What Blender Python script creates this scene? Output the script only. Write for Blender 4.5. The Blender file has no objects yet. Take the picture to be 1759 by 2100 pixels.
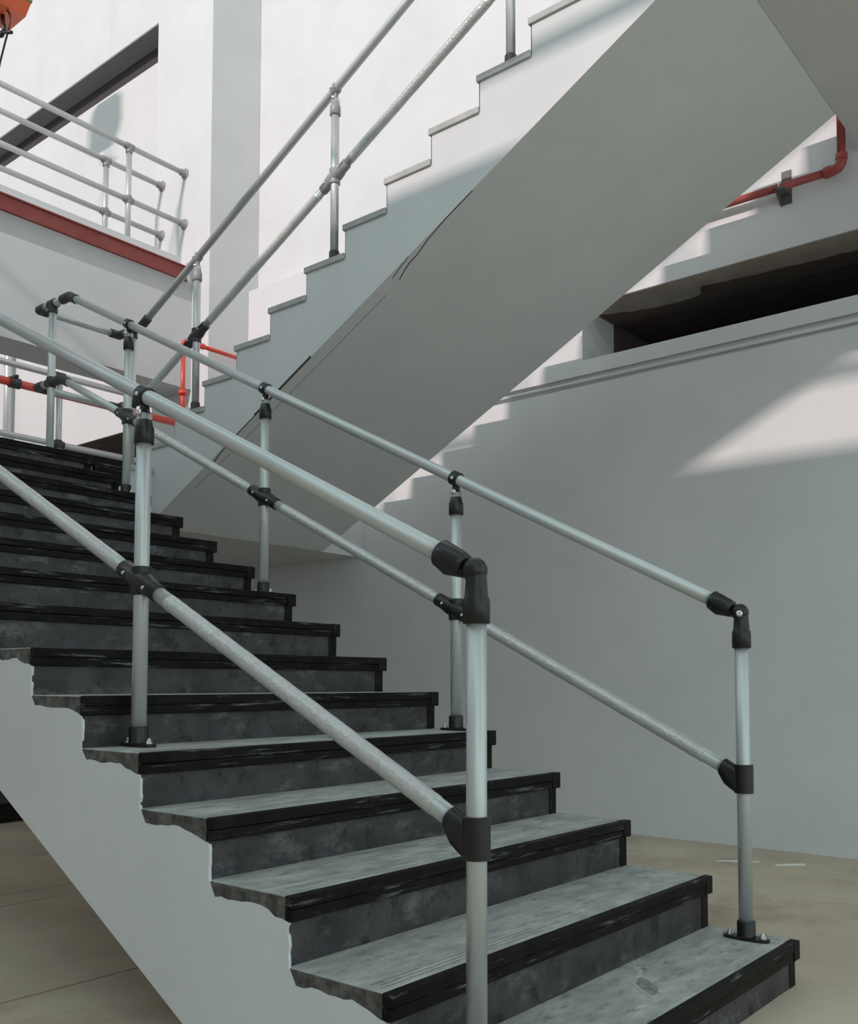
import bpy, bmesh, math, random
from mathutils import Vector, Matrix

random.seed(7)
S = bpy.context.scene
COL = S.collection

# ------------------------------------------------------------------ camera
def make_camera():
    yaw, pitch, roll = 0.882993, 0.056784, 0.001666
    f = Vector((math.sin(yaw)*math.cos(pitch), math.cos(yaw)*math.cos(pitch), math.sin(pitch)))
    r = Vector((math.cos(yaw), -math.sin(yaw), 0)); u = r.cross(f)
    r2 = r*math.cos(roll) + u*math.sin(roll); u2 = -r*math.sin(roll) + u*math.cos(roll)
    cam = bpy.data.cameras.new('camera'); o = bpy.data.objects.new('camera', cam); COL.objects.link(o)
    m = Matrix((r2, u2, -f)).transposed().to_4x4()
    m.translation = Vector((-1.6094, -1.1176, 1.0003))
    o.matrix_world = m
    cam.sensor_fit = 'HORIZONTAL'; cam.sensor_width = 36.0
    cam.lens = 1983.2627/1759*36.0
    cam.shift_y = (1286.754-1050.0)/1759
    cam.clip_start = 0.05; cam.clip_end = 200
    S.camera = o
make_camera()

# ------------------------------------------------------------------ sky, low hazy sun through the clerestory, exposure
W = bpy.data.worlds.new('sky'); S.world = W; W.use_nodes = True
bg = W.node_tree.nodes['Background']
bg.inputs['Color'].default_value = (0.74, 0.965, 1.0, 1); bg.inputs['Strength'].default_value = 1.22

def sun_strip():
    # the low sun behind haze: wide in azimuth, thin in height, 30 degrees above the horizon
    L = bpy.data.lights.new('hazy_sun', 'AREA'); L.shape = 'RECTANGLE'
    L.size = 5.0; L.size_y = 0.45; L.energy = 18500; L.color = (1.0, 0.85, 0.83)
    o = bpy.data.objects.new('hazy_sun', L); COL.objects.link(o)
    tgt = Vector((2.151, 1.457, 3.591)); d = Vector((1, 0.035, -0.576))
    o.location = tgt - d*42
    z = -d.normalized(); x = Vector((0, 1, 0)); x = (x - z*x.dot(z)).normalized(); y = z.cross(x)
    o.matrix_world = Matrix.Translation(o.location) @ Matrix((x, y, z)).transposed().to_4x4()
sun_strip()

V = S.view_settings
V.view_transform = 'Standard'; V.look = 'None'; V.exposure = 0.0; V.gamma = 1.0; V.use_curve_mapping = False

# ------------------------------------------------------------------ materials
def mat(name, col, rough=0.7, metal=0.0, col2=None, scale=6.0, detail=6.0, stretch=(1, 1, 1), lo=0.35, hi=0.65,
        bump=0.0, bscale=60.0, extra=None, spec=0.5, bdist=0.004):
    m = bpy.data.materials.new(name); m.use_nodes = True
    nt = m.node_tree; N = nt.nodes; K = nt.links
    b = N['Principled BSDF']
    b.inputs['Base Color'].default_value = (*col, 1); b.inputs['Roughness'].default_value = rough
    b.inputs['Metallic'].default_value = metal; b.inputs['Specular IOR Level'].default_value = spec
    tc = N.new('ShaderNodeTexCoord'); mp = N.new('ShaderNodeMapping'); mp.inputs['Scale'].default_value = stretch
    K.new(tc.outputs['Object'], mp.inputs['Vector'])
    last = None
    if col2:
        n = N.new('ShaderNodeTexNoise'); n.inputs['Scale'].default_value = scale; n.inputs['Detail'].default_value = detail
        n.inputs['Roughness'].default_value = 0.65
        K.new(mp.outputs[0], n.inputs['Vector'])
        r = N.new('ShaderNodeValToRGB'); r.color_ramp.elements[0].position = lo; r.color_ramp.elements[1].position = hi
        r.color_ramp.elements[0].color = (*col, 1); r.color_ramp.elements[1].color = (*col2, 1)
        K.new(n.outputs['Fac'], r.inputs['Fac']); last = r.outputs['Color']
    if extra:
        for (c3, sc, l, h, st, seed) in extra:
            mp2 = N.new('ShaderNodeMapping'); mp2.inputs['Scale'].default_value = st; mp2.inputs['Location'].default_value = (seed, seed*1.7, seed*.3)
            K.new(tc.outputs['Object'], mp2.inputs['Vector'])
            n = N.new('ShaderNodeTexNoise'); n.inputs['Scale'].default_value = sc; n.inputs['Detail'].default_value = 8
            n.inputs['Roughness'].default_value = 0.7
            K.new(mp2.outputs[0], n.inputs['Vector'])
            r = N.new('ShaderNodeMapRange'); r.inputs['From Min'].default_value = l; r.inputs['From Max'].default_value = h
            K.new(n.outputs['Fac'], r.inputs['Value'])
            mx = N.new('ShaderNodeMix'); mx.data_type = 'RGBA'
            K.new(r.outputs[0], mx.inputs['Factor'])
            if last: K.new(last, mx.inputs['A'])
            else: mx.inputs['A'].default_value = (*col, 1)
            mx.inputs['B'].default_value = (*c3, 1); last = mx.outputs['Result']
    if last: K.new(last, b.inputs['Base Color'])
    if bump:
        n = N.new('ShaderNodeTexNoise'); n.inputs['Scale'].default_value = bscale; n.inputs['Detail'].default_value = 5
        K.new(mp.outputs[0], n.inputs['Vector'])
        bp = N.new('ShaderNodeBump'); bp.inputs['Strength'].default_value = bump; bp.inputs['Distance'].default_value = bdist
        K.new(n.outputs['Fac'], bp.inputs['Height']); K.new(bp.outputs[0], b.inputs['Normal'])
    return m

M = {}
M['plaster'] = mat('white_wall_paint', (.66, .655, .66), .75, col2=(.71, .705, .705), scale=1.4, bump=.08, bscale=45)
M['soffit'] = mat('painted_concrete', (.60, .60, .60), .8, col2=(.65, .65, .65), scale=1.2, bump=.12, bscale=35,
                  extra=[((.5, .5, .48), 9, .64, .8, (1, 1, 1), 3)])
M['stair_plaster'] = mat('stair_plaster', (.70, .715, .725), .8, col2=(.75, .765, .77), scale=2.0, bump=.12, bscale=60)
M['stone_top'] = mat('dusty_stone_top', (.26, .275, .265), .62, col2=(.54, .56, .53), scale=6, stretch=(1, 2.2, 1), lo=.3, hi=.68,
                     bump=.15, bscale=40, extra=[((.17, .175, .17), 13, .54, .70, (1, 2.6, 1), 2), ((.66, .66, .60), 5, .56, .74, (.5, 6, 1), 9)])
M['stone_riser'] = mat('dark_stone_riser', (.022, .019, .021), .6, col2=(.078, .070, .073), scale=7, lo=.3, hi=.7, bump=.1, bscale=60,
                       extra=[((.25, .255, .255), 6, .55, .84, (1, 1, 2.2), 5), ((.012, .009, .009), 13, .54, .66, (1, 1, .8), 8)])
M['stone_edge'] = mat('black_stone_edge', (.006, .0045, .0045), .5, col2=(.015, .0125, .0125), scale=12, spec=.10,
                      extra=[((.22, .225, .225), 17, .575, .72, (.22, 1, 3.2), 4)])
M['edge_plain'] = mat('black_stone_plain', (.006, .0045, .0045), .5, col2=(.018, .0155, .015), scale=14, spec=.10, extra=[((.12, .12, .115), 26, .60, .80, (1, 1, 1), 7)])
M['stone_rough'] = mat('rough_stone_side', (.05, .045, .042), .9, col2=(.16, .155, .14), scale=26, bump=.6, bscale=90, bdist=.006,
                       extra=[((.30, .29, .25), 14, .6, .75, (1, 1, 1), 3)])
M['chipped'] = mat('chipped_stone', (.16, .165, .158), .9, col2=(.36, .37, .355), scale=30, bump=.6, bscale=80)
M['filler'] = mat('cement_filler', (.36, .37, .35), .85, col2=(.56, .57, .53), scale=16, bump=.3, bscale=60)
M['groove'] = mat('groove_dark', (.07, .072, .07), .8)
M['upper_stone'] = mat('grey_stone_slab', (.36, .36, .35), .7, col2=(.47, .46, .45), scale=9, bump=.15)
M['alu'] = mat('satin_aluminium', (.55, .57, .565), .38, metal=.48, col2=(.60, .62, .615), scale=3, stretch=(1, 1, .2), spec=.5)
M['wrap'] = mat('crinkled_film', (.55, .56, .545), .24, metal=.35, col2=(.63, .635, .62), scale=14, bump=.7, bscale=90, bdist=.005)
M['black'] = mat('black_plastic', (.009, .008, .008), .33, col2=(.014, .013, .013), scale=30, spec=.5)
M['greyclamp'] = mat('worn_black_plastic', (.03, .028, .028), .5, col2=(.05, .046, .045), scale=20)
M['zinc'] = mat('zinc_screw', (.72, .72, .70), .32, metal=.9, col2=(.8, .8, .78), scale=40)
M['red'] = mat('red_pipe_paint', (.62, .055, .03), .32, col2=(.70, .075, .045), scale=8)
M['dullred'] = mat('dull_red_pipe_paint', (.33, .055, .048), .5, col2=(.38, .08, .068), scale=8)
M['oxide'] = mat('oxide_red_steel', (.22, .036, .03), .6, col2=(.27, .058, .048), scale=7, stretch=(1, 1, 1),
                 extra=[((.6, .5, .48), 4.5, .70, .75, (2, 1, .8), 6)])
M['dark'] = mat('opening_shade_dark', (.075, .055, .048), .9, col2=(.11, .085, .075), scale=4)  # near-black puts the shade inside the wall openings into the colour
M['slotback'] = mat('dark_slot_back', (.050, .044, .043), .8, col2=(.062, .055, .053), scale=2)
M['slotshade'] = mat('slot_shade_grey', (.26, .265, .26), .8, col2=(.30, .305, .30), scale=2)  # darker than the wall: shade under the slot's top put into the colour
M['browncon'] = mat('bare_brown_concrete', (.33, .28, .25), .9, col2=(.42, .37, .33), scale=5, bump=.3, bscale=30)
M['floor'] = mat('dusty_screed', (.46, .375, .285), .85, col2=(.62, .53, .41), scale=1.1, lo=.32, hi=.68, bump=.12, bscale=50,
                 extra=[((.25, .155, .11), .9, .54, .78, (.9, 1.3, 1), 14), ((.56, .52, .45), 2.2, .62, .8, (.7, 2.5, 1), 21), ((.16, .12, .10), 40, .72, .76, (1, 1, 1), 2)])
M['joint'] = mat('floor_joint', (.10, .075, .06), .9)
M['gunmetal'] = mat('galvanised_angle', (.10, .10, .09), .6, metal=.3, col2=(.16, .155, .145), scale=30)
M['orange'] = mat('orange_enamel', (.75, .12, .04), .4, col2=(.82, .16, .06), scale=6)
M['green'] = mat('green_enamel', (.12, .22, .06), .5, col2=(.14, .26, .08), scale=6)
M['chip'] = mat('pale_offcut', (.70, .68, .60), .8, col2=(.78, .76, .70), scale=20)
M['crack'] = mat('crack_dark', (.05, .042, .04), .95)

# ------------------------------------------------------------------ mesh helpers (all coordinates in metres, world space)
def frame(d):
    d = Vector(d).normalized()
    a = Vector((0, 0, 1)) if abs(d.z) < .9 else Vector((0, 1, 0))
    x = a.cross(d).normalized(); return x, d.cross(x), d

class MB:
    def __init__(s): s.bm = bmesh.new(); s.mi = 0
    def mark(s, fs):
        for f in fs: f.material_index = s.mi
    def box(s, a, b, bev=0.0):
        a, b = Vector(a), Vector(b)
        c = (a+b)/2; d = b-a
        r = bmesh.ops.create_cube(s.bm, size=1, matrix=Matrix.Translation(c) @ Matrix.Diagonal((abs(d.x), abs(d.y), abs(d.z), 1)))
        fs = {f for v in r['verts'] for f in v.link_faces}; s.mark(fs)
        if bev:
            es = {e for v in r['verts'] for e in v.link_edges}
            q = bmesh.ops.bevel(s.bm, geom=list(es), offset=bev, segments=2, profile=.5, affect='EDGES')
            s.mark(q['faces'])
        return s
    def lathe(s, p, d, prof, n=24, sx=1.0, cap=True):
        # prof: (distance along d, radius)
        x, y, d = frame(d); p = Vector(p); rings = []
        for t, r in prof:
            rings.append([s.bm.verts.new(p + d*t + (x*math.cos(k*2*math.pi/n)*sx + y*math.sin(k*2*math.pi/n))*r) for k in range(n)])
        fs = []
        for a, b in zip(rings, rings[1:]):
            for k in range(n):
                f = s.bm.faces.new((a[k], a[(k+1) % n], b[(k+1) % n], b[k])); f.smooth = True; fs.append(f)
        if cap:
            fs.append(s.bm.faces.new(rings[0][::-1])); fs.append(s.bm.faces.new(rings[-1]))
        s.mark(fs); return s
    def tube(s, a, b, r, n=24):
        a, b = Vector(a), Vector(b); L = (b-a).length
        return s.lathe(a, b-a, [(0, r), (L, r)], n)
    def sleeve(s, a, b, r, lip=.003, n=24):
        a, b = Vector(a), Vector(b); L = (b-a).length; e = min(.006, L*.2)
        return s.lathe(a, b-a, [(0, r-lip), (0.0015, r), (e, r), (L-e, r), (L-.0015, r), (L, r-lip)], n)
    def path(s, pts, r, n=16):
        P = [Vector(q) for q in pts]; rings = []
        up = None
        for i, q in enumerate(P):
            d = (P[min(i+1, len(P)-1)] - P[max(i-1, 0)]).normalized()
            if up is None: up = frame(d)[0]
            x = (up - d*up.dot(d)).normalized(); y = d.cross(x); up = x
            rings.append([s.bm.verts.new(q + (x*math.cos(k*2*math.pi/n) + y*math.sin(k*2*math.pi/n))*r) for k in range(n)])
        fs = []
        for a, b in zip(rings, rings[1:]):
            for k in range(n):
                f = s.bm.faces.new((a[k], a[(k+1) % n], b[(k+1) % n], b[k])); f.smooth = True; fs.append(f)
        fs.append(s.bm.faces.new(rings[0][::-1])); fs.append(s.bm.faces.new(rings[-1])); s.mark(fs); return s
    def ball(s, c, r, sc=(1, 1, 1)):
        q = bmesh.ops.create_uvsphere(s.bm, u_segments=20, v_segments=12, radius=r, matrix=Matrix.Translation(c) @ Matrix.Diagonal((*sc, 1)))
        fs = {f for v in q['verts'] for f in v.link_faces}
        for f in fs: f.smooth = True
        s.mark(fs); return s
    def prism(s, prof, x0, x1, axis='X'):
        # prof: closed outline of (y,z) pairs, extruded along X (or (x,z) along Y, (x,y) along Z)
        def P(u, v, t): return (t, u, v) if axis == 'X' else ((u, t, v) if axis == 'Y' else (u, v, t))
        a = [s.bm.verts.new(P(u, v, x0)) for u, v in prof]; b = [s.bm.verts.new(P(u, v, x1)) for u, v in prof]
        n = len(prof); fs = [s.bm.faces.new(a), s.bm.faces.new(b[::-1])]
        for k in range(n): fs.append(s.bm.faces.new((a[k], b[k], b[(k+1) % n], a[(k+1) % n])))
        s.mark(fs); return s
    def hull(s, pts):
        vs = [s.bm.verts.new(p) for p in pts]
        r = bmesh.ops.convex_hull(s.bm, input=vs)
        fs = [g for g in r['geom'] if isinstance(g, bmesh.types.BMFace)]
        inner = [g for g in r['geom_interior'] if isinstance(g, bmesh.types.BMVert)]
        bmesh.ops.delete(s.bm, geom=inner, context='VERTS')
        fs = [f for f in fs if f.is_valid]
        for f in fs: f.smooth = False
        s.mark(fs); return s
    def build(s, name, m, parent=None, kind=None):
        bmesh.ops.recalc_face_normals(s.bm, faces=s.bm.faces[:])
        base = root_loc(parent)
        if base.length: bmesh.ops.translate(s.bm, verts=s.bm.verts[:], vec=-base)
        me = bpy.data.meshes.new(name); s.bm.to_mesh(me); s.bm.free()
        for q in (m if isinstance(m, (list, tuple)) else [m]): me.materials.append(M[q])
        o = bpy.data.objects.new(name, me); COL.objects.link(o)
        if parent: o.parent = parent
        if kind: o['kind'] = kind
        return o

def root_loc(o):
    while o is not None and o.parent is not None: o = o.parent
    return Vector((0, 0, 0)) if o is None else Vector(o.location)

def thing(name, label, cat, loc=(0, 0, 0), group=None):
    o = bpy.data.objects.new(name, None); o.empty_display_size = .1; COL.objects.link(o)
    o.location = loc; o['label'] = label; o['category'] = cat
    if group: o['group'] = group
    return o
def ring_pts(c, d, r, n=16):
    x, y, d = frame(d); c = Vector(c)
    return [c + (x*math.cos(k*2*math.pi/n) + y*math.sin(k*2*math.pi/n))*r for k in range(n)]

# ------------------------------------------------------------------ the setting
XW = 4.244                       # plane of the long side wall
# floor: joints cut the screed into long bays
fl = MB().box((-9, -9, -.30), (4.7, 15, -.012)).build('floor', 'joint', kind='structure')
ys = [-9, -3.2, 1.862, 3.13, 3.345, 5.9, 8.5, 15]
for a, b in zip(ys, ys[1:]):
    MB().box((-9, a+.006, -.05), (4.7, b-.006, 0)).build('floor_slab', 'floor', fl)

# long side wall with the low dark opening, the ledge, and the high slot
w = MB()
w.box((XW, -5, -.1), (4.70, 6.64, 3.082))
w.box((XW+.03, -5, 3.082), (4.70, 6.64, 3.158))
w.box((XW-.006, -5, 3.158), (4.70, 6.64, 3.262))
w.box((XW, 2.298, 3.262), (4.70, 6.64, 3.657))
w.box((XW, -5, 3.657), (4.70, 6.64, 15.0))
w.box((XW, 6.64, -.1), (4.70, 15, 2.75))
w.box((XW, 6.64, 3.69), (4.70, 15, 7.60))
w.box((XW, 6.64, 8.04), (4.70, 15, 15.0))
wall = w.build('wall_right', 'plaster', kind='structure')
MB().path([(XW+.002, -5, 3.116), (XW+.002, 6.64, 3.116)], .013).build('ledge_bead', 'plaster', wall)
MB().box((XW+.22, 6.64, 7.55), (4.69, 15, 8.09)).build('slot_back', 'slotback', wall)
MB().box((XW+.003, 6.64, 8.025), (XW+.22, 15, 8.041)).build('slot_shade_sheet', 'slotshade', wall)  # sheet coloured darker to stand in for shade on the slot's soffit
MB().box((XW+.003, 6.64, 3.682), (4.70, 15, 3.692)).build('opening_shade_sheet', 'dark', wall)  # dark sheet paints shade onto the soffit of the far opening
# ragged plaster edge in the opening soffit; dark sheet and void paint the shade
w = MB()
pts = [(-5, 4.50), (-1, 4.53), (.56, 4.52), (1.0, 4.50), (1.35, 4.46), (1.50, 4.44), (1.56, 4.56), (1.7, 4.60), (2.0, 4.56), (2.20, 4.50), (2.29, 4.46)]
rag = []
for (y0, x0), (y1, x1) in zip(pts, pts[1:]):
    n = max(1, int((y1-y0)/.06)) if y1 > .3 else 1
    for k in range(n): rag.append((x0+(x1-x0)*k/n+random.uniform(-.014, .014), y0+(y1-y0)*k/n))
poly = [(4.72, -5)] + rag + [(4.46, 2.285), (4.72, 2.29)]
w.prism(poly, 3.648, 3.660, axis='Z')
MB().box((XW+.004, -5, 3.6525), (4.69, 2.294, 3.658)).build('soffit_lining', 'browncon', wall)
w.build('soffit_shade_sheet', 'dark', wall)
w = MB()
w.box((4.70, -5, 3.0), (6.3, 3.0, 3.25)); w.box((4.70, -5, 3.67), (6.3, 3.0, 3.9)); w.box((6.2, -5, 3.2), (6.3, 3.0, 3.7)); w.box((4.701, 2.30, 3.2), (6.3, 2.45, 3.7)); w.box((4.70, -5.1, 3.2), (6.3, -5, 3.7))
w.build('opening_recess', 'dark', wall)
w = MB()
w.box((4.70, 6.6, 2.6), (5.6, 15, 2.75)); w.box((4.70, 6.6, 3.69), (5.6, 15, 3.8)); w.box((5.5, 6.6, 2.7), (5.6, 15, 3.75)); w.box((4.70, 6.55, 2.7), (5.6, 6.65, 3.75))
w.build('opening_recess', 'dark', wall)  # recess box coloured dark in place of its shade
# thicker lower masonry in front of the wall, ending at the pillar
MB().box((4.13, 4.45, 2.9), (XW, 5.779, 4.63), .006).build('trim_2', 'plaster', kind='structure')

# opposite wall: its clerestory sill and bar shape the sunlight
w = MB()
w.box((-4.25, -1.95, -.1), (-4.0, 15, 7.135))
w.box((-4.25, -9, -.1), (-4.0, -1.95, .9)); w.box((-4.25, -9, 6.5), (-4.0, -1.95, 7.135)); w.box((-4.25, -5.7, 1.1), (-4.0, -5.4, 6.2))  # low openings added out of view so sunlit floor bounces light upward
lw = w.build('wall_left', 'plaster', kind='structure')
MB().box((-4.10, -9, 7.515), (-4.03, 15, 7.56)).build('window_bar', 'gunmetal', lw)
# unseen upper wall added to cut high sky light, gap below admits low light
MB().box((-4.25, -9.3, 5.0), (4.7, -9.0, 15.0)).build('wall_front_sky_block', 'plaster', kind='structure')
MB().box((-4.25, 15.0, -.1), (4.7, 15.3, 15.0)).build('wall_end_sky_block', 'plaster', kind='structure')  # added out of view to dim light from the far end
MB().box((-4.25, -9.3, 15.0), (4.7, 15.3, 15.3)).build('ceiling_sky_block', 'plaster', kind='structure')  # added above the view to cut sky light from the top
# low wall closing the space under the landing
MB().box((.9, 7.2, 0), (XW, 7.35, 2.03)).build('wall_back', 'plaster', kind='structure')
MB().box((1.2, 5.62, 0), (3.6, 7.2, .135), .01).build('trim_1', 'edge_plain', kind='structure')

# ------------------------------------------------------------------ pillar and bridge beam
o = MB().box((3.677, 5.779, -.05), (XW, 6.62, 15.0), .006).build('pillar', 'plaster')
o['label'] = 'tall white square pillar with one sunlit face, at the end of the red striped beam'; o['category'] = 'pillar'

BL = (1.8, 6.02, 3.64)
beam = thing('bridge_beam', 'grey painted concrete beam with a red steel stripe along its top edge', 'beam', BL)
MB().box((-1.5, 6.02, 3.64), (3.677, 6.42, 4.60)).box((-1.5, 6.02, 4.45), (3.677, 6.64, 4.752)).build('concrete_web', 'soffit', beam)
MB().box((-1.5, 6.004, 4.625), (3.60, 6.02, 4.745)).box((-1.5, 5.992, 4.738), (3.60, 6.02, 4.750)).box((-1.5, 5.992, 4.616), (3.60, 6.02, 4.626)).build('steel_channel', 'oxide', beam)
MB().box((3.602, 5.985, 4.612), (3.622, 6.02, 4.79), .002).build('end_plate', 'alu', beam)
MB().box((-1.5, 6.085, 4.752), (3.59, 6.105, 4.855), .002).build('toe_board', 'plaster', beam)

# ------------------------------------------------------------------ stairs
HY = [0.005, 0.305, 0.621, 0.928, 1.239, 1.547, 1.853, 2.153, 2.465, 2.780, 3.096, 3.402, 3.712, 4.020, 4.328]
HZ = [0.146, 0.320, 0.486, 0.645, 0.800, 0.958, 1.112, 1.277, 1.439, 1.600, 1.763, 1.929, 2.090, 2.250, 2.420]
FW = 1.688
def jit(a): return random.uniform(-a, a)
def rough(q, a, n=4):
    # a broken outline: extra points along each side, pushed about
    r = []
    for (x0, y0), (x1, y1) in zip(q, q[1:]+q[:1]):
        for k in range(n): r.append((x0+(x1-x0)*k/n+jit(a), y0+(y1-y0)*k/n+jit(a)))
    return r

def lower_flight():
    fl = thing('stair_flight', 'lower flight of dark stone steps on a white plastered slab, rising from the floor', 'staircase', (.85, .4, 0))
    # concrete slab, stepped on top, sloping underneath
    pr = [(HY[0]+.035, 0)]
    for i in range(15):
        pr.append((HY[i]+.035, HZ[i]-.034))
        if i < 14: pr.append((HY[i+1]+.035, HZ[i]-.034))
    pr += [(4.375, 2.386), (4.375, 2.04), (4.665, 2.04), (.857, 0)]
    MB().prism(pr, .004, FW-.012).build('concrete_slab', 'stair_plaster', fl)
    # plaster coat on the open side, hand-trowelled edge along the steps
    up = []
    for i in range(15):
        y0, z0 = HY[i], HZ[i]; y1 = HY[i+1] if i < 14 else 4.375
        zb = HZ[i-1] if i else 0.0
        n = 7
        for k in range(n):
            t = k/(n-1); up.append((y0+.014+jit(.0035), zb + (z0-.064-zb)*t + (0 if t == 0 else jit(.004))))
        n = 12
        for k in range(1, n):
            t = k/n; yy = y0+.014 + (y1-y0)*t
            dz = -.062 + .026*min(1, max(0, (yy-y0-.02)/.10))
            up.append((yy, z0+dz+jit(.0045)))
    up += [(4.38, 2.384), (4.38, 2.04), (4.665, 2.04), (.857, 0)]
    MB().prism(up, -.005, .004).build('plaster_face', 'stair_plaster', fl)
    for i in range(15):
        y0, z0 = HY[i], HZ[i]; yb = HY[i+1]+.018 if i < 14 else 4.55
        zb = HZ[i-1] if i else 0.0
        t = MB().box((.0, y0+.028, z0-.032), (FW+.012, yb, z0), .003).build('tread', 'stone_top', fl)
        # rough sawn end of the slab
        MB().prism([(y0+.030, z0-.003), (yb-.002, z0-.003), (yb-.002, z0-.037), (y0+.14, z0-.041), (y0+.05, z0-.066), (y0+.030, z0-.070)], -.0025, .0045).build('slab_end', 'stone_rough', t)
        # double-thickness black nosing with the joint between its two layers
        m = MB(); m.box((-.002, y0, z0-.030), (FW-.04, y0+.030, z0+.0003), .003); m.box((-.002, y0+.003, z0-.060), (FW-.04, y0+.030, z0-.0315), .003)
        m.build('nosing', 'stone_edge', t)
        MB().box((FW-.040, y0-.001, z0-.060), (FW+.014, y0+.032, z0+.001), .004).build('end_cap', 'edge_plain', t)
        if 1 <= i < 5:
            m = MB(); x1 = (0, .72, .55, .35, .30)[i]
            for g in (.050, .068, .086): m.box((.02+jit(.015), y0+g, z0-.002), (x1+jit(.08), y0+g+.0016, z0+.0003))
            m.build('grip_line', 'groove', t)
        r = MB().box((.0, y0+.015, zb), (FW-.048, y0+.036, z0-.058)).build('riser', 'stone_riser', fl)
        MB().box((FW-.050, y0+.012, zb), (FW, y0+.036, z0-.056), .002).build('end_trim', 'edge_plain', r)
    # worn patch knocked out of the bottom tread, with pale filler round it
    q = [(1.077, .288), (1.092, .270), (1.041, .236), (.999, .228), (.965, .219), (.928, .207), (.896, .168), (.865, .123), (.871, .101), (.884, .063), (.945, .040), (.872, .056), (.852, .088), (.815, .083), (.727, .106), (.743, .114), (.819, .099), (.858, .132), (.878, .174), (.927, .217), (.990, .239), (1.033, .254), (1.045, .275)]
    MB().prism(rough(q, .003, 3), HZ[0]-.004, HZ[0]+.0008, axis='Z').build('filler_patch', 'filler', fl)
    for q in ([(.941, .208), (.978, .220), (.994, .209), (.971, .180), (.932, .140), (.911, .127), (.872, .122), (.888, .155), (.923, .197)], [(1.075, .265), (1.085, .252), (1.056, .234), (1.032, .230), (1.060, .248)]):
        MB().prism(rough(q, .004, 3), HZ[0]-.004, HZ[0]+.0014, axis='Z').build('chipped_patch', 'chipped', fl)
    return fl
lower_flight()

UX0, UX1 = 2.151, 3.775
UY = lambda k: 3.8257 - k*.30917
UZ = lambda k: 2.9051 + k*.16
def sof(y): return 2.132 + .522*(4.232-y)
def upper_flight():
    fl = thing('stair_flight', 'upper flight of white concrete stairs seen from below, climbing over the lower flight', 'staircase', (2.9, 4.4, 2.04))
    pr = []
    for k in range(-2, 13):
        pr.append((UY(k)-.012, (UZ(k-1) if k > -2 else 2.422) - (.032 if k > -2 else 0)))
        pr.append((UY(k)-.012, UZ(k)-.032))
    pr += [(.06, UZ(12)-.032), (.06, 4.372), (.427, 4.372), (.427, 4.118), (4.405, 2.042), (4.416, 2.042), (4.416, 2.422)]
    MB().prism(pr, UX0, UX1).build('concrete_slab', 'soffit', fl)
    for k in range(-2, 13):
        yb = UY(k+1)-.008 if k < 12 else .0
        MB().box((UX0-.012, yb, UZ(k)-.034), (UX1, UY(k)+.004, UZ(k)), .003).build('tread', 'upper_stone', fl)
        zb = UZ(k-1) if k > -2 else 2.42
        MB().box((UX0+.004, UY(k)-.022, zb), (UX1, UY(k)-.004, UZ(k)-.034)).build('riser', 'stone_riser', fl)
    # cracks along the soffit edge
    def crack(pts, wd):
        m = MB()
        for (x0, y0), (x1, y1) in zip(pts, pts[1:]):
            dx, dy = x1-x0, y1-y0; L = math.hypot(dx, dy); nx, ny = -dy/L*wd, dx/L*wd
            c = [(x0+nx, y0+ny), (x0-nx, y0-ny), (x1-nx, y1-ny), (x1+nx, y1+ny)]
            lo = [m.bm.verts.new((a, b, sof(b)-.0012)) for a, b in c]; hi = [m.bm.verts.new((a, b, sof(b)+.01)) for a, b in c]
            m.bm.faces.new(lo); m.bm.faces.new(hi[::-1])
            for k in range(4): m.bm.faces.new((lo[k], hi[k], hi[(k+1) % 4], lo[(k+1) % 4]))
        m.build('crack', 'crack', fl)
    crack([(2.156, 1.70), (2.158, 1.88), (2.170, 2.00), (2.192, 2.09), (2.194, 2.15), (2.212, 2.207), (2.228, 2.245)], .0028)
    crack([(2.155, 2.12), (2.168, 2.19), (2.182, 2.255)], .002)
    crack([(2.153, 2.85), (2.154, 3.26), (2.156, 3.56), (2.164, 3.652), (2.180, 3.745)], .0035)
    crack([(2.238, 2.35), (2.240, 2.9), (2.236, 3.4), (2.224, 3.99)], .0009)
    return fl
upper_flight()

def landings():
    t = thing('stair_landing', 'half landing slab with a black stone edge between the two flights', 'landing', (2.1, 5.2, 2.04))
    MB().box((.004, 4.42, 2.042), (3.67, 6.08, 2.386)).box((3.67, 4.42, 2.042), (XW, 5.77, 2.386)).box((FW-.012, 4.36, 2.10), (UX0, 4.42, 2.386)).build('concrete_slab', 'soffit', t)
    MB().box((0, 4.55, 2.386), (3.67, 6.08, 2.42)).box((3.67, 4.55, 2.386), (XW, 5.77, 2.42)).box((FW+.016, 4.345, 2.386), (UX0-.014, 4.55, 2.42)).build('stone_paving', 'stone_top', t)
    MB().box((FW+.016, 4.325, 2.325), (1.93, 4.36, 2.421), .003).build('edge_strip', 'stone_edge', t)
    t = thing('stair_landing', 'upper landing slab seen from below, top of the climbing flight beside the side wall', 'landing', (3.2, -.8, 4.117))
    MB().box((2.151, -1.9, 4.117), (XW, .425, 4.36)).box((2.151, -1.9, 4.36), (XW, .055, 4.79)).build('concrete_slab', 'soffit', t)
    MB().box((2.14, -1.9, 4.79), (XW, -.002, 4.825)).build('stone_paving', 'upper_stone', t)
landings()

# ------------------------------------------------------------------ tube railings
R = .0237
def screw(parent, p, d, r=.007):
    MB().lathe(p, d, [(0, r*1.25), (.002, r*1.25), (.002, r), (.006, r*.85), (.0062, r*.4), (.004, r*.38)], 14).build('screw', 'zinc', parent)

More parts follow.
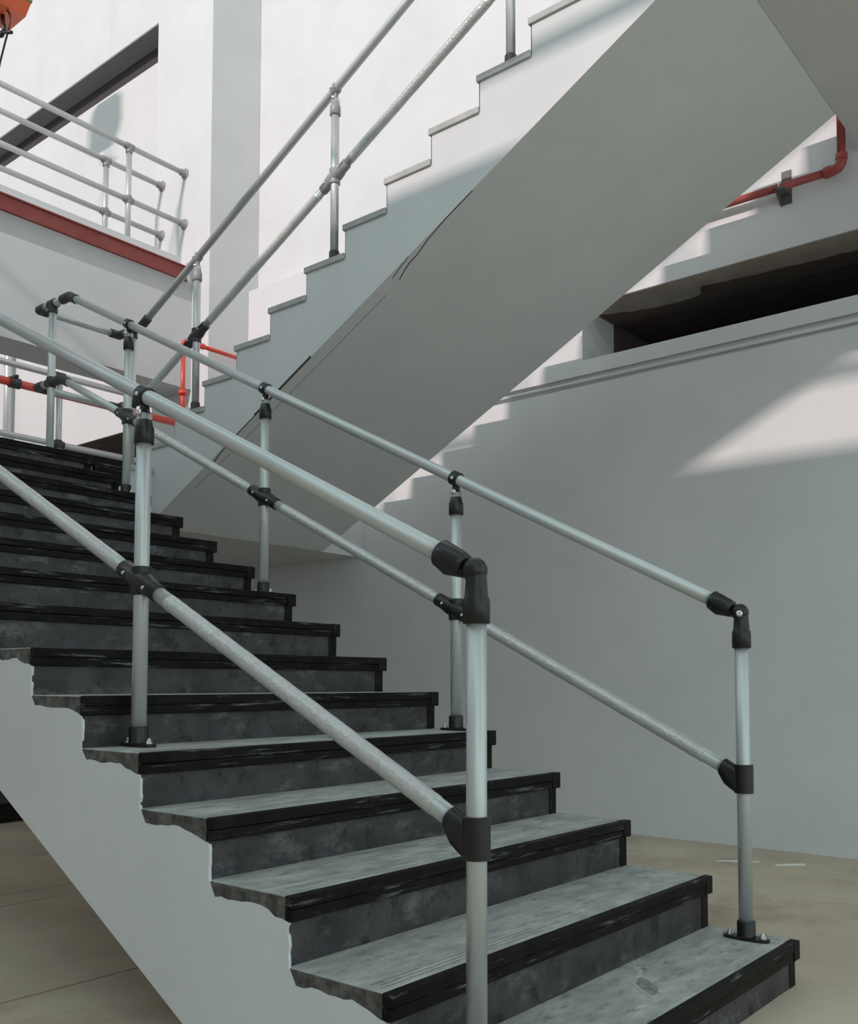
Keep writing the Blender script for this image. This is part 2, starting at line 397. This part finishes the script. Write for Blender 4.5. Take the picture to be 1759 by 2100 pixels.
def post(par, x, y, z0, z1, plate='Y', cmat='black'):
    p = MB().tube((x, y, z0+.008), (x, y, z1), R).build('post', 'alu', par)
    m = MB(); L, wd = .078, .027
    out = []
    for k in range(28):
        a = k*2*math.pi/28; ca, sa = math.cos(a), math.sin(a)
        out.append((wd*math.copysign(abs(ca)**.75, ca), L*math.copysign(abs(sa)**.62, sa)))
    if plate == 'X': out = [(b, a) for a, b in out]
    m.prism([(x+a, y+b) for a, b in out], z0, z0+.010, axis='Z')
    m.lathe((x, y, z0+.008), (0, 0, 1), [(0, .033), (.006, .0305), (.050, .0300), (.054, .0285)], 28)
    m.build('base_flange', cmat, p)
    for s in (-1, 1):
        q = (x, y+s*.056, z0+.010) if plate == 'Y' else (x+s*.056, y, z0+.010)
        MB().lathe(q, (0, 0, 1), [(0, .013), (.003, .013), (.003, .0095), (.010, .0095), (.010, .006), (.016, .006), (.017, .005)], 6).build('bolt', 'zinc', p)
    return p

def tube_part(par, name, a, b): return MB().tube(a, b, R).build(name, 'alu', par)

def wrapped(par, a, b, i0=.10, i1=.10):
    a, b = Vector(a), Vector(b); d = (b-a).normalized()
    t = tube_part(par, 'mid_rail', a, b)
    L = (b-a).length - i0 - i1
    n = max(8, int(L/.02)); prof = [(0, R+.0003)] + [(L*k/n, R+.0012+random.uniform(0, .0009)) for k in range(n+1)] + [(L, R+.0003)]
    MB().lathe(a+d*i0, d, prof, 20).build('protective_film', 'wrap', t)
    return t

def elbow(par, p, rd, show_screw=True):
    # hinged end joint: socket over the post below p, ball at p, socket over the rail in direction rd
    p = Vector(p); rd = Vector(rd).normalized()
    m = MB()
    m.lathe(p+Vector((0, 0, -.118)), (0, 0, 1), [(0, .029), (.002, .0315), (.055, .0310), (.062, .0270), (.095, .0245), (.118, .023), (.132, .016)], 28)
    m.ball(p+Vector((0, .004, .004)), .0295, (1, 1, 1))
    m.lathe(p+rd*.034, rd, [(0, .018), (.001, .026), (.018, .0295), (.050, .0320), (.080, .0335), (.083, .030)], 28)
    m.tube(p+rd*.0, p+rd*.045, .016, 20)
    m.hull(ring_pts(p+rd*.113+Vector((0, 0, -.008)), rd, .027, 20) + ring_pts(p+rd*.090+Vector((0, 0, -.021)), rd, .022, 20) + ring_pts(p+rd*.035+Vector((0, 0, -.014)), rd, .014, 20))
    o = m.build('elbow_joint', 'black', par)
    if show_screw: screw(o, p+Vector((-.0265, -.004, -.002)), (-1, -.25, 0), .009)
    return o

def tee(par, p, rd, cm='black'):
    # ring round the rail at p, swivel neck, socket over the post below
    p = Vector(p); rd = Vector(rd).normalized(); m = MB()
    m.sleeve(p-rd*.021, p+rd*.021, .0305, .003, 28)
    m.box(p+Vector((-.011, -.014, -.072)), p+Vector((.011, .014, -.022)), .004)
    m.ball(p+Vector((0, 0, -.062)), .019, (1.25, 1, 1))
    m.lathe(p+Vector((0, 0, -.155)), (0, 0, 1), [(0, .029), (.002, .0312), (.050, .0308), (.058, .027), (.082, .0225), (.092, .012)], 28)
    o = m.build('tee_joint', cm, par)
    screw(o, p+Vector((-.0235, -.004, -.058)), (-1, -.2, .1), .0085)
    screw(o, p+Vector((-.030, 0, 0)) , (-1, 0, 0), .006)
    return o

def cross(par, p, rd, cm='black', half=.105):
    # two half shells clamped along the sloping rail where it passes the post
    p = Vector(p); rd = Vector(rd).normalized(); m = MB()
    x = Vector((1, 0, 0)); nrm = x.cross(rd)
    prof = [(0, .0265), (.002, .0292), (.04, .0295), (.065, .034), (.085, .0365), (2*half-.085, .0365), (2*half-.065, .034), (2*half-.04, .0295), (2*half-.002, .0292), (2*half, .0265)]
    m.lathe(p-rd*half, rd, prof, 28)
    m.sleeve(p+Vector((0, 0, -.045)), p+Vector((0, 0, .045)), .0315, .003, 28)
    # clamping flange along the seam
    a, b = p-rd*(half-.006), p+rd*(half-.006)
    for sgn in (-1, 1):
        q = []
        for e in (a, b):
            for dx in (.022, .041):
                for dn in (-.0045, .0045): q.append(e + x*sgn*dx*(.82 if e is a else .82) + nrm*dn)
        m.hull(q)
    o = m.build('cross_joint', cm, par)
    for t in (-.06, .06): screw(o, p+rd*t+Vector((-.030, 0, .0)), (-1, 0, 0), .0055)
    return o

def end_clamp(par, p, rd, cm='black'):
    # ring on an end post with a moulded socket for the sloping mid rail
    p = Vector(p); rd = Vector(rd).normalized(); m = MB()
    m.sleeve(p+Vector((0, 0, -.050)), p+Vector((0, 0, .046)), .0318, .002, 32)
    m.hull(ring_pts(p+rd*.082, rd, .0295, 20) + ring_pts(p+rd*.02+Vector((0, 0, -.030)), (0, 0, 1), .0275, 20) + ring_pts(p+rd*.02+Vector((0, 0, .012)), (0, 0, 1), .026, 20) + ring_pts(p+Vector((0, 0, -.049)), (0, 0, 1), .027, 20) + ring_pts(p+rd*.055+Vector((0, 0, -.030)), rd+Vector((0, 0, .5)), .026, 20) + ring_pts(p+rd*.030+Vector((0, 0, -.050)), (0, 0, 1), .022, 20))
    o = m.build('end_clamp', cm, par)
    for f in o.data.polygons: f.use_smooth = True
    try: o.data.set_sharp_from_angle(angle=math.radians(35))
    except Exception: pass
    return o

def bend(par, p, d0, d1, cm='greyclamp', a=.075, b=.075):
    # fixed corner fitting with a socket along each direction
    p = Vector(p); d0 = Vector(d0).normalized(); d1 = Vector(d1).normalized(); m = MB()
    m.sleeve(p+d0*.012, p+d0*a, .0300, .003, 24); m.sleeve(p+d1*.012, p+d1*b, .0300, .003, 24); m.ball(p, .0295)
    return m.build('corner_joint', cm, par)
def plain_tee(par, p, rd, cm='greyclamp', half=.04, drop=.06):
    p = Vector(p); rd = Vector(rd).normalized(); m = MB()
    m.sleeve(p-rd*half, p+rd*half, .0302, .003, 24); m.sleeve(p, p+Vector((0, 0, -drop)), .0300, .003, 24)
    return m.build('tee_joint', cm, par)
def plain_cross(par, p, rd, cm='greyclamp', half=.045):
    p = Vector(p); rd = Vector(rd).normalized(); m = MB()
    m.sleeve(p-rd*half, p+rd*half, .0300, .003, 24); m.sleeve(p+Vector((0, 0, -.035)), p+Vector((0, 0, .035)), .0302, .003, 24)
    return m.build('cross_joint', cm, par)

def near_railing():
    t = thing('stair_railing', 'aluminium tube railing with black joints along the open plastered side of the lower flight', 'railing', (.15, .19, HZ[0]))
    X = .15; ys = [.189, 1.494, 2.73]
    top = lambda y: 1.252 + .5015*(y-.191)
    mid = lambda y: .655 + .5065*(y-.189)
    rd = Vector((0, 1, .504)).normalized()
    for y, i in zip(ys, (0, 4, 8)):
        post(t, X, y, HZ[i], (top(y)-.02) if y < .3 else top(y)-.06)
    MB().tube((X, ys[0]+.045, top(ys[0]+.045)), (X, 3.1, top(3.1)), R).build('top_rail', 'alu', t)
    elbow(t, (X, ys[0], top(ys[0])), rd, False)
    for y in ys[1:]:
        tee(t, (X, y, top(y)), rd); cross(t, (X, y, mid(y)), rd)
    end_clamp(t, (X, ys[0], mid(ys[0])), rd)
    wrapped(t, (X, ys[0]+.03, mid(ys[0]+.03)), (X, ys[1], mid(ys[1])), .10, .155)
    wrapped(t, (X, ys[1], mid(ys[1])), (X, 3.1, mid(3.1)), .145, .02)
near_railing()

def far_railing():
    t = thing('stair_railing', 'aluminium tube railing that turns at the half landing and climbs the white upper flight', 'railing', (1.6, .146, HZ[0]))
    X = 1.6; ys = [.146, 1.372, 2.596, 3.82]
    top = lambda y: 1.236 + .5110*(y-.146)
    mid = lambda y: .680 + .5110*(y-.146)
    rd = Vector((0, 1, .511)).normalized()
    for y, i in zip(ys, (0, 4, 8, 12)):
        post(t, X, y, HZ[i], (top(y)-.02) if y < .3 else top(y)-.06)
    ZT, ZM = 3.455, 2.935
    yt = .146 + (ZT-1.236)/.511; ym = .146 + (ZM-.680)/.511
    tube_part(t, 'top_rail', (X, .19, top(.19)), (X, yt, ZT))
    elbow(t, (X, ys[0], top(ys[0])), rd)
    for y in ys[1:]:
        tee(t, (X, y, top(y)), rd)
    for y in ys[1:3]: cross(t, (X, y, mid(y)), rd, half=.11)
    cross(t, (X, ys[3], mid(ys[3])), rd, 'greyclamp', .10)
    end_clamp(t, (X, ys[0], mid(ys[0])), rd)
    wrapped(t, (X, ys[0]+.03, mid(ys[0]+.03)), (X, ys[1], mid(ys[1])), .12, .15)
    wrapped(t, (X, ys[1], mid(ys[1])), (X, ys[2], mid(ys[2])), .15, .15)
    wrapped(t, (X, ys[2], mid(ys[2])), (X, ys[3], mid(ys[3])), .15, .15)
    tube_part(t, 'mid_rail', (X, ys[3], mid(ys[3])), (X, ym, ZM))
    # level turn over the landing
    YE, XU = 4.86, 2.20
    post(t, X, 4.69, 2.42, ZT-.02, 'Y', 'greyclamp'); post(t, XU, 4.69, 2.42, ZT-.02, 'Y', 'greyclamp')
    yd = Vector((0, 1, 0)); xd = Vector((1, 0, 0))
    ud = Vector((0, -1, .502)).normalized()
    utop = lambda y: 3.765 + .502*(3.985-y)
    umid = lambda y: 3.003 + .504*(4.466-y)
    yu = 3.985 - (ZT-3.765)/.502; yum = 4.466 - (ZM-3.003)/.504
    for z, yl, yr in ((ZT, yt, yu), (ZM, ym, yum)):
        tube_part(t, 'turn_rail', (X, yl, z), (X, YE, z)); tube_part(t, 'turn_rail', (X, YE, z), (XU, YE, z)); tube_part(t, 'turn_rail', (XU, YE, z), (XU, yr, z))
        bend(t, (X, yl, z), -rd, yd, a=.085, b=.09); bend(t, (X, YE, z), -yd, xd, a=.07, b=.06)
        bend(t, (XU, YE, z), -yd, -xd, a=.07, b=.075); bend(t, (XU, yr, z), yd, ud, a=.08, b=.10)
        (plain_tee if z == ZT else plain_cross)(t, (X, 4.69, z), yd)
        (plain_tee if z == ZT else plain_cross)(t, (XU, 4.69, z), yd)
    # climbing part
    uys = [3.975, 2.715, 1.497, .26]
    for y, k in zip(uys, (-1, 3, 7, 11)):
        post(t, XU, y, UZ(k), utop(y)-.06, 'Y', 'greyclamp')
        tee(t, (XU, y, utop(y)), ud, 'alu_clamp' if 'alu_clamp' in M else 'greyclamp'); cross(t, (XU, y, umid(y)), ud, 'greyclamp' if y > 3.5 else 'alu_clamp', .11)
    tube_part(t, 'top_rail', (XU, yu, ZT), (XU, .12, utop(.12)))
    a = (XU, yum, ZM)
    wrapped(t, a, (XU, uys[0], umid(uys[0])), .12, .13)
    wrapped(t, (XU, uys[0], umid(uys[0])), (XU, uys[1], umid(uys[1])), .15, .14)
    wrapped(t, (XU, uys[1], umid(uys[1])), (XU, uys[2], umid(uys[2])), .14, .14)
    wrapped(t, (XU, uys[2], umid(uys[2])), (XU, .12, umid(.12)), .14, .14)
M['alu_clamp'] = mat('grey_plastic_clamp', (.27, .265, .26), .45, col2=(.32, .315, .31), scale=18)
far_railing()

def level_railing(name, label, y, zb, zs, x0, x1, posts, flange=False, loc=None, group=None, cm='alu_clamp'):
    t = thing(name, label, 'railing', loc or (x0, y, zb), group)
    xd = Vector((1, 0, 0))
    for px in posts:
        MB().tube((px, y, zb), (px, y, zs[0]-.02), R).build('post', 'alu', t)
        for j, z in enumerate(zs): (plain_tee if j == 0 else plain_cross)(t, (px, y, z), xd, cm)
    for j, z in enumerate(zs):
        tube_part(t, 'top_rail' if j == 0 else 'mid_rail', (x0, y, z), (x1-.004, y, z))
        if flange:
            MB().lathe((x1, y, z), (-1, 0, 0), [(0, .050), (.008, .050), (.010, .047), (.012, .034), (.050, .031), (.056, .028)], 28).build('wall_flange', cm, t)
    return t
level_railing('guard_railing', 'pale double tube guard railing nearest along the front edge of the red striped beam', 6.154, 4.752, (5.695, 5.215), -1.2, 3.677, (.8, 3.084), True)
level_railing('guard_railing', 'pale double tube guard railing along the rear edge of the red striped beam', 6.509, 4.752, (5.695, 5.215), -1.2, 3.677, (.8, 3.080), True)
level_railing('landing_railing', 'aluminium tube railing across the back of the half landing, below the beam', 5.95, 2.42, (3.425, 2.875), .0, 3.70, (.3, 2.368), False, cm='greyclamp')

# ------------------------------------------------------------------ red pipes
def red_left():
    t = thing('fire_pipe', 'bright red pipe running behind the landing railing and up beside the pillar', 'pipe', (3.357, 5.70, 3.2))
    MB().tube((-1.0, 5.70, 3.20), (3.30, 5.70, 3.20), .030).build('main_pipe', 'red', t)
    MB().path([(3.30, 5.70, 3.20), (3.33, 5.70, 3.205), (3.352, 5.70, 3.225), (3.357, 5.70, 3.26)], .030).build('elbow', 'red', t)
    MB().tube((3.357, 5.70, 3.25), (3.357, 5.70, 3.90), .019).build('riser_pipe', 'red', t)
    MB().lathe((3.357, 5.70, 3.455), (0, 0, 1), [(0, .024), (.004, .038), (.02, .042), (.036, .038), (.04, .024)], 20).build('coupling', 'red', t)
    MB().lathe((3.357, 5.70, 3.27), (0, 0, 1), [(0, .027), (.02, .027), (.17, .024), (.18, .02)], 20).build('reducer', 'red', t)
    MB().path([(3.357, 5.70, 3.88), (3.362, 5.70, 3.912), (3.38, 5.70, 3.93), (3.42, 5.70, 3.935)], .024).build('elbow', 'red', t)
    MB().tube((3.40, 5.70, 3.935), (4.13, 5.70, 3.935), .018).build('branch_pipe', 'red', t)
    MB().sleeve((3.52, 5.70, 3.935), (3.57, 5.70, 3.935), .026).build('coupling', 'red', t)
    c = MB().sleeve((1.83, 5.70, 3.20), (1.91, 5.70, 3.20), .040); c.box((1.86, 5.66, 3.235), (1.885, 5.74, 3.255), .003)
    c.build('pipe_clamp', 'greyclamp', t)
red_left()
def red_right():
    t = thing('fire_pipe', 'dull red pipe on an angle bracket on the side wall, above the dark opening', 'pipe', (4.19, .86, 4.03))
    X, Z, Y0 = 4.185, 4.020, .515
    MB().tube((X, 3.0, Z+.02), (X, Y0+.06, Z), .0235).build('main_pipe', 'dullred', t)
    m = MB().path([(X, Y0+.09, Z), (X, Y0+.05, Z), (X, Y0+.02, Z+.008), (X, Y0+.003, Z+.03), (X, Y0, Z+.06)], .031)
    m.sleeve((X, Y0+.10, Z), (X, Y0+.06, Z), .034); m.sleeve((X, Y0, Z+.05), (X, Y0, Z+.085), .034)
    m.build('elbow', 'dullred', t)
    MB().tube((X, Y0, Z+.07), (X, Y0, 5.2), .0235).build('riser_pipe', 'dullred', t)
    b = MB().box((XW-.006, .825, 3.93), (XW, .885, 4.14)).prism([(XW, 3.925), (XW-.115, 3.985), (XW-.115, 4.0), (XW, 4.0)], .885, .892, axis='Y')
    b.box((XW-.115, .83, 3.985), (XW, .892, 3.994))
    o = b.build('angle_bracket', 'gunmetal', t)
    MB().path([(X+math.cos(a)*.027, .875, Z+math.sin(a)*.027) for a in [math.radians(k) for k in range(-20, 201, 20)]], .004, 8).build('u_bolt', 'zinc', o)
red_right()

# ------------------------------------------------------------------ hanging hoist, top of the hall
def hoist():
    x, y = 2.9, 8.06
    t = thing('chain_hoist', 'orange hoist with black hook and cable hanging near the beam', 'hoist', (x, y, 7.69))
    prof = [(-.16, 7.79), (-.06, 7.70), (.30, 7.70), (.42, 7.79), (.42, 8.05), (.34, 8.12), (-.08, 8.12), (-.16, 8.05)]
    MB().prism([(y+a, z) for a, z in prof], x-.16, x+.16).build('housing', 'orange', t)
    MB().box((x-.17, y-.172, 7.80), (x+.17, y+.432, 7.84), .004).build('band', 'green', t)
    MB().tube((x, y, 8.10), (x, y, 10.4), .005, 12).build('suspension_cable', 'black', t)
    m = MB(); m.path([(x, y+.10, 7.72), (x, y+.085, 7.62), (x, y+.06, 7.57), (x, y+.055, 7.53), (x, y+.10, 7.49), (x, y+.16, 7.51), (x, y+.17, 7.56)], .022, 12)
    m.build('hook', 'black', t)
    MB().path([(x, y+.02, 7.72), (x, y-.045, 7.66), (x, y-.06, 7.60), (x, y-.05, 7.54), (x, y-.025, 7.47), (x, y+.02, 7.40), (x, y+.12, 7.22), (x, y+.2, 7.0)], .010, 10).build('cable', 'black', t)
    MB().tube((x, y+.14, 7.54), (x, y-.10, 7.435), .017, 12).build('handle_bar', 'black', t)
hoist()

o = MB().tube((4.16, 10.35, 2.9), (4.16, 10.35, 6.4), .045, 20).lathe((4.16, 10.35, 4.9), (0, 0, 1), [(0, .046), (.004, .054), (.05, .054), (.054, .046)], 20).build('downpipe', 'alu')
o['label'] = 'upright grey downpipe on the sunlit far wall, seen under the beam'; o['category'] = 'pipe'
# ------------------------------------------------------------------ litter on the floor by the wall
def scrap(label, a, b, wd, h):
    a, b = Vector(a), Vector(b); d = (b-a).normalized(); n = Vector((-d.y, d.x, 0))*wd
    pts = []
    for e, k in ((a, .6), (a+(b-a)*.5, 1.0), (b, .7)):
        for s in (-1, 1):
            pts += [e+n*s*k, e+n*s*k*.8+Vector((0, 0, h*k))]
    o = MB().hull(pts).build('plaster_offcut', 'chip')
    o['label'] = label; o['category'] = 'offcut'
scrap('thin white offcut lying on the floor near the side wall, right of the railing foot', (3.75, .825, 0), (3.87, .705, 0), .012, .008)
scrap('flat pale plaster sliver lying on the floor behind the front post of the well railing', (3.68, 1.13, 0), (3.80, .93, 0), .018, .004)
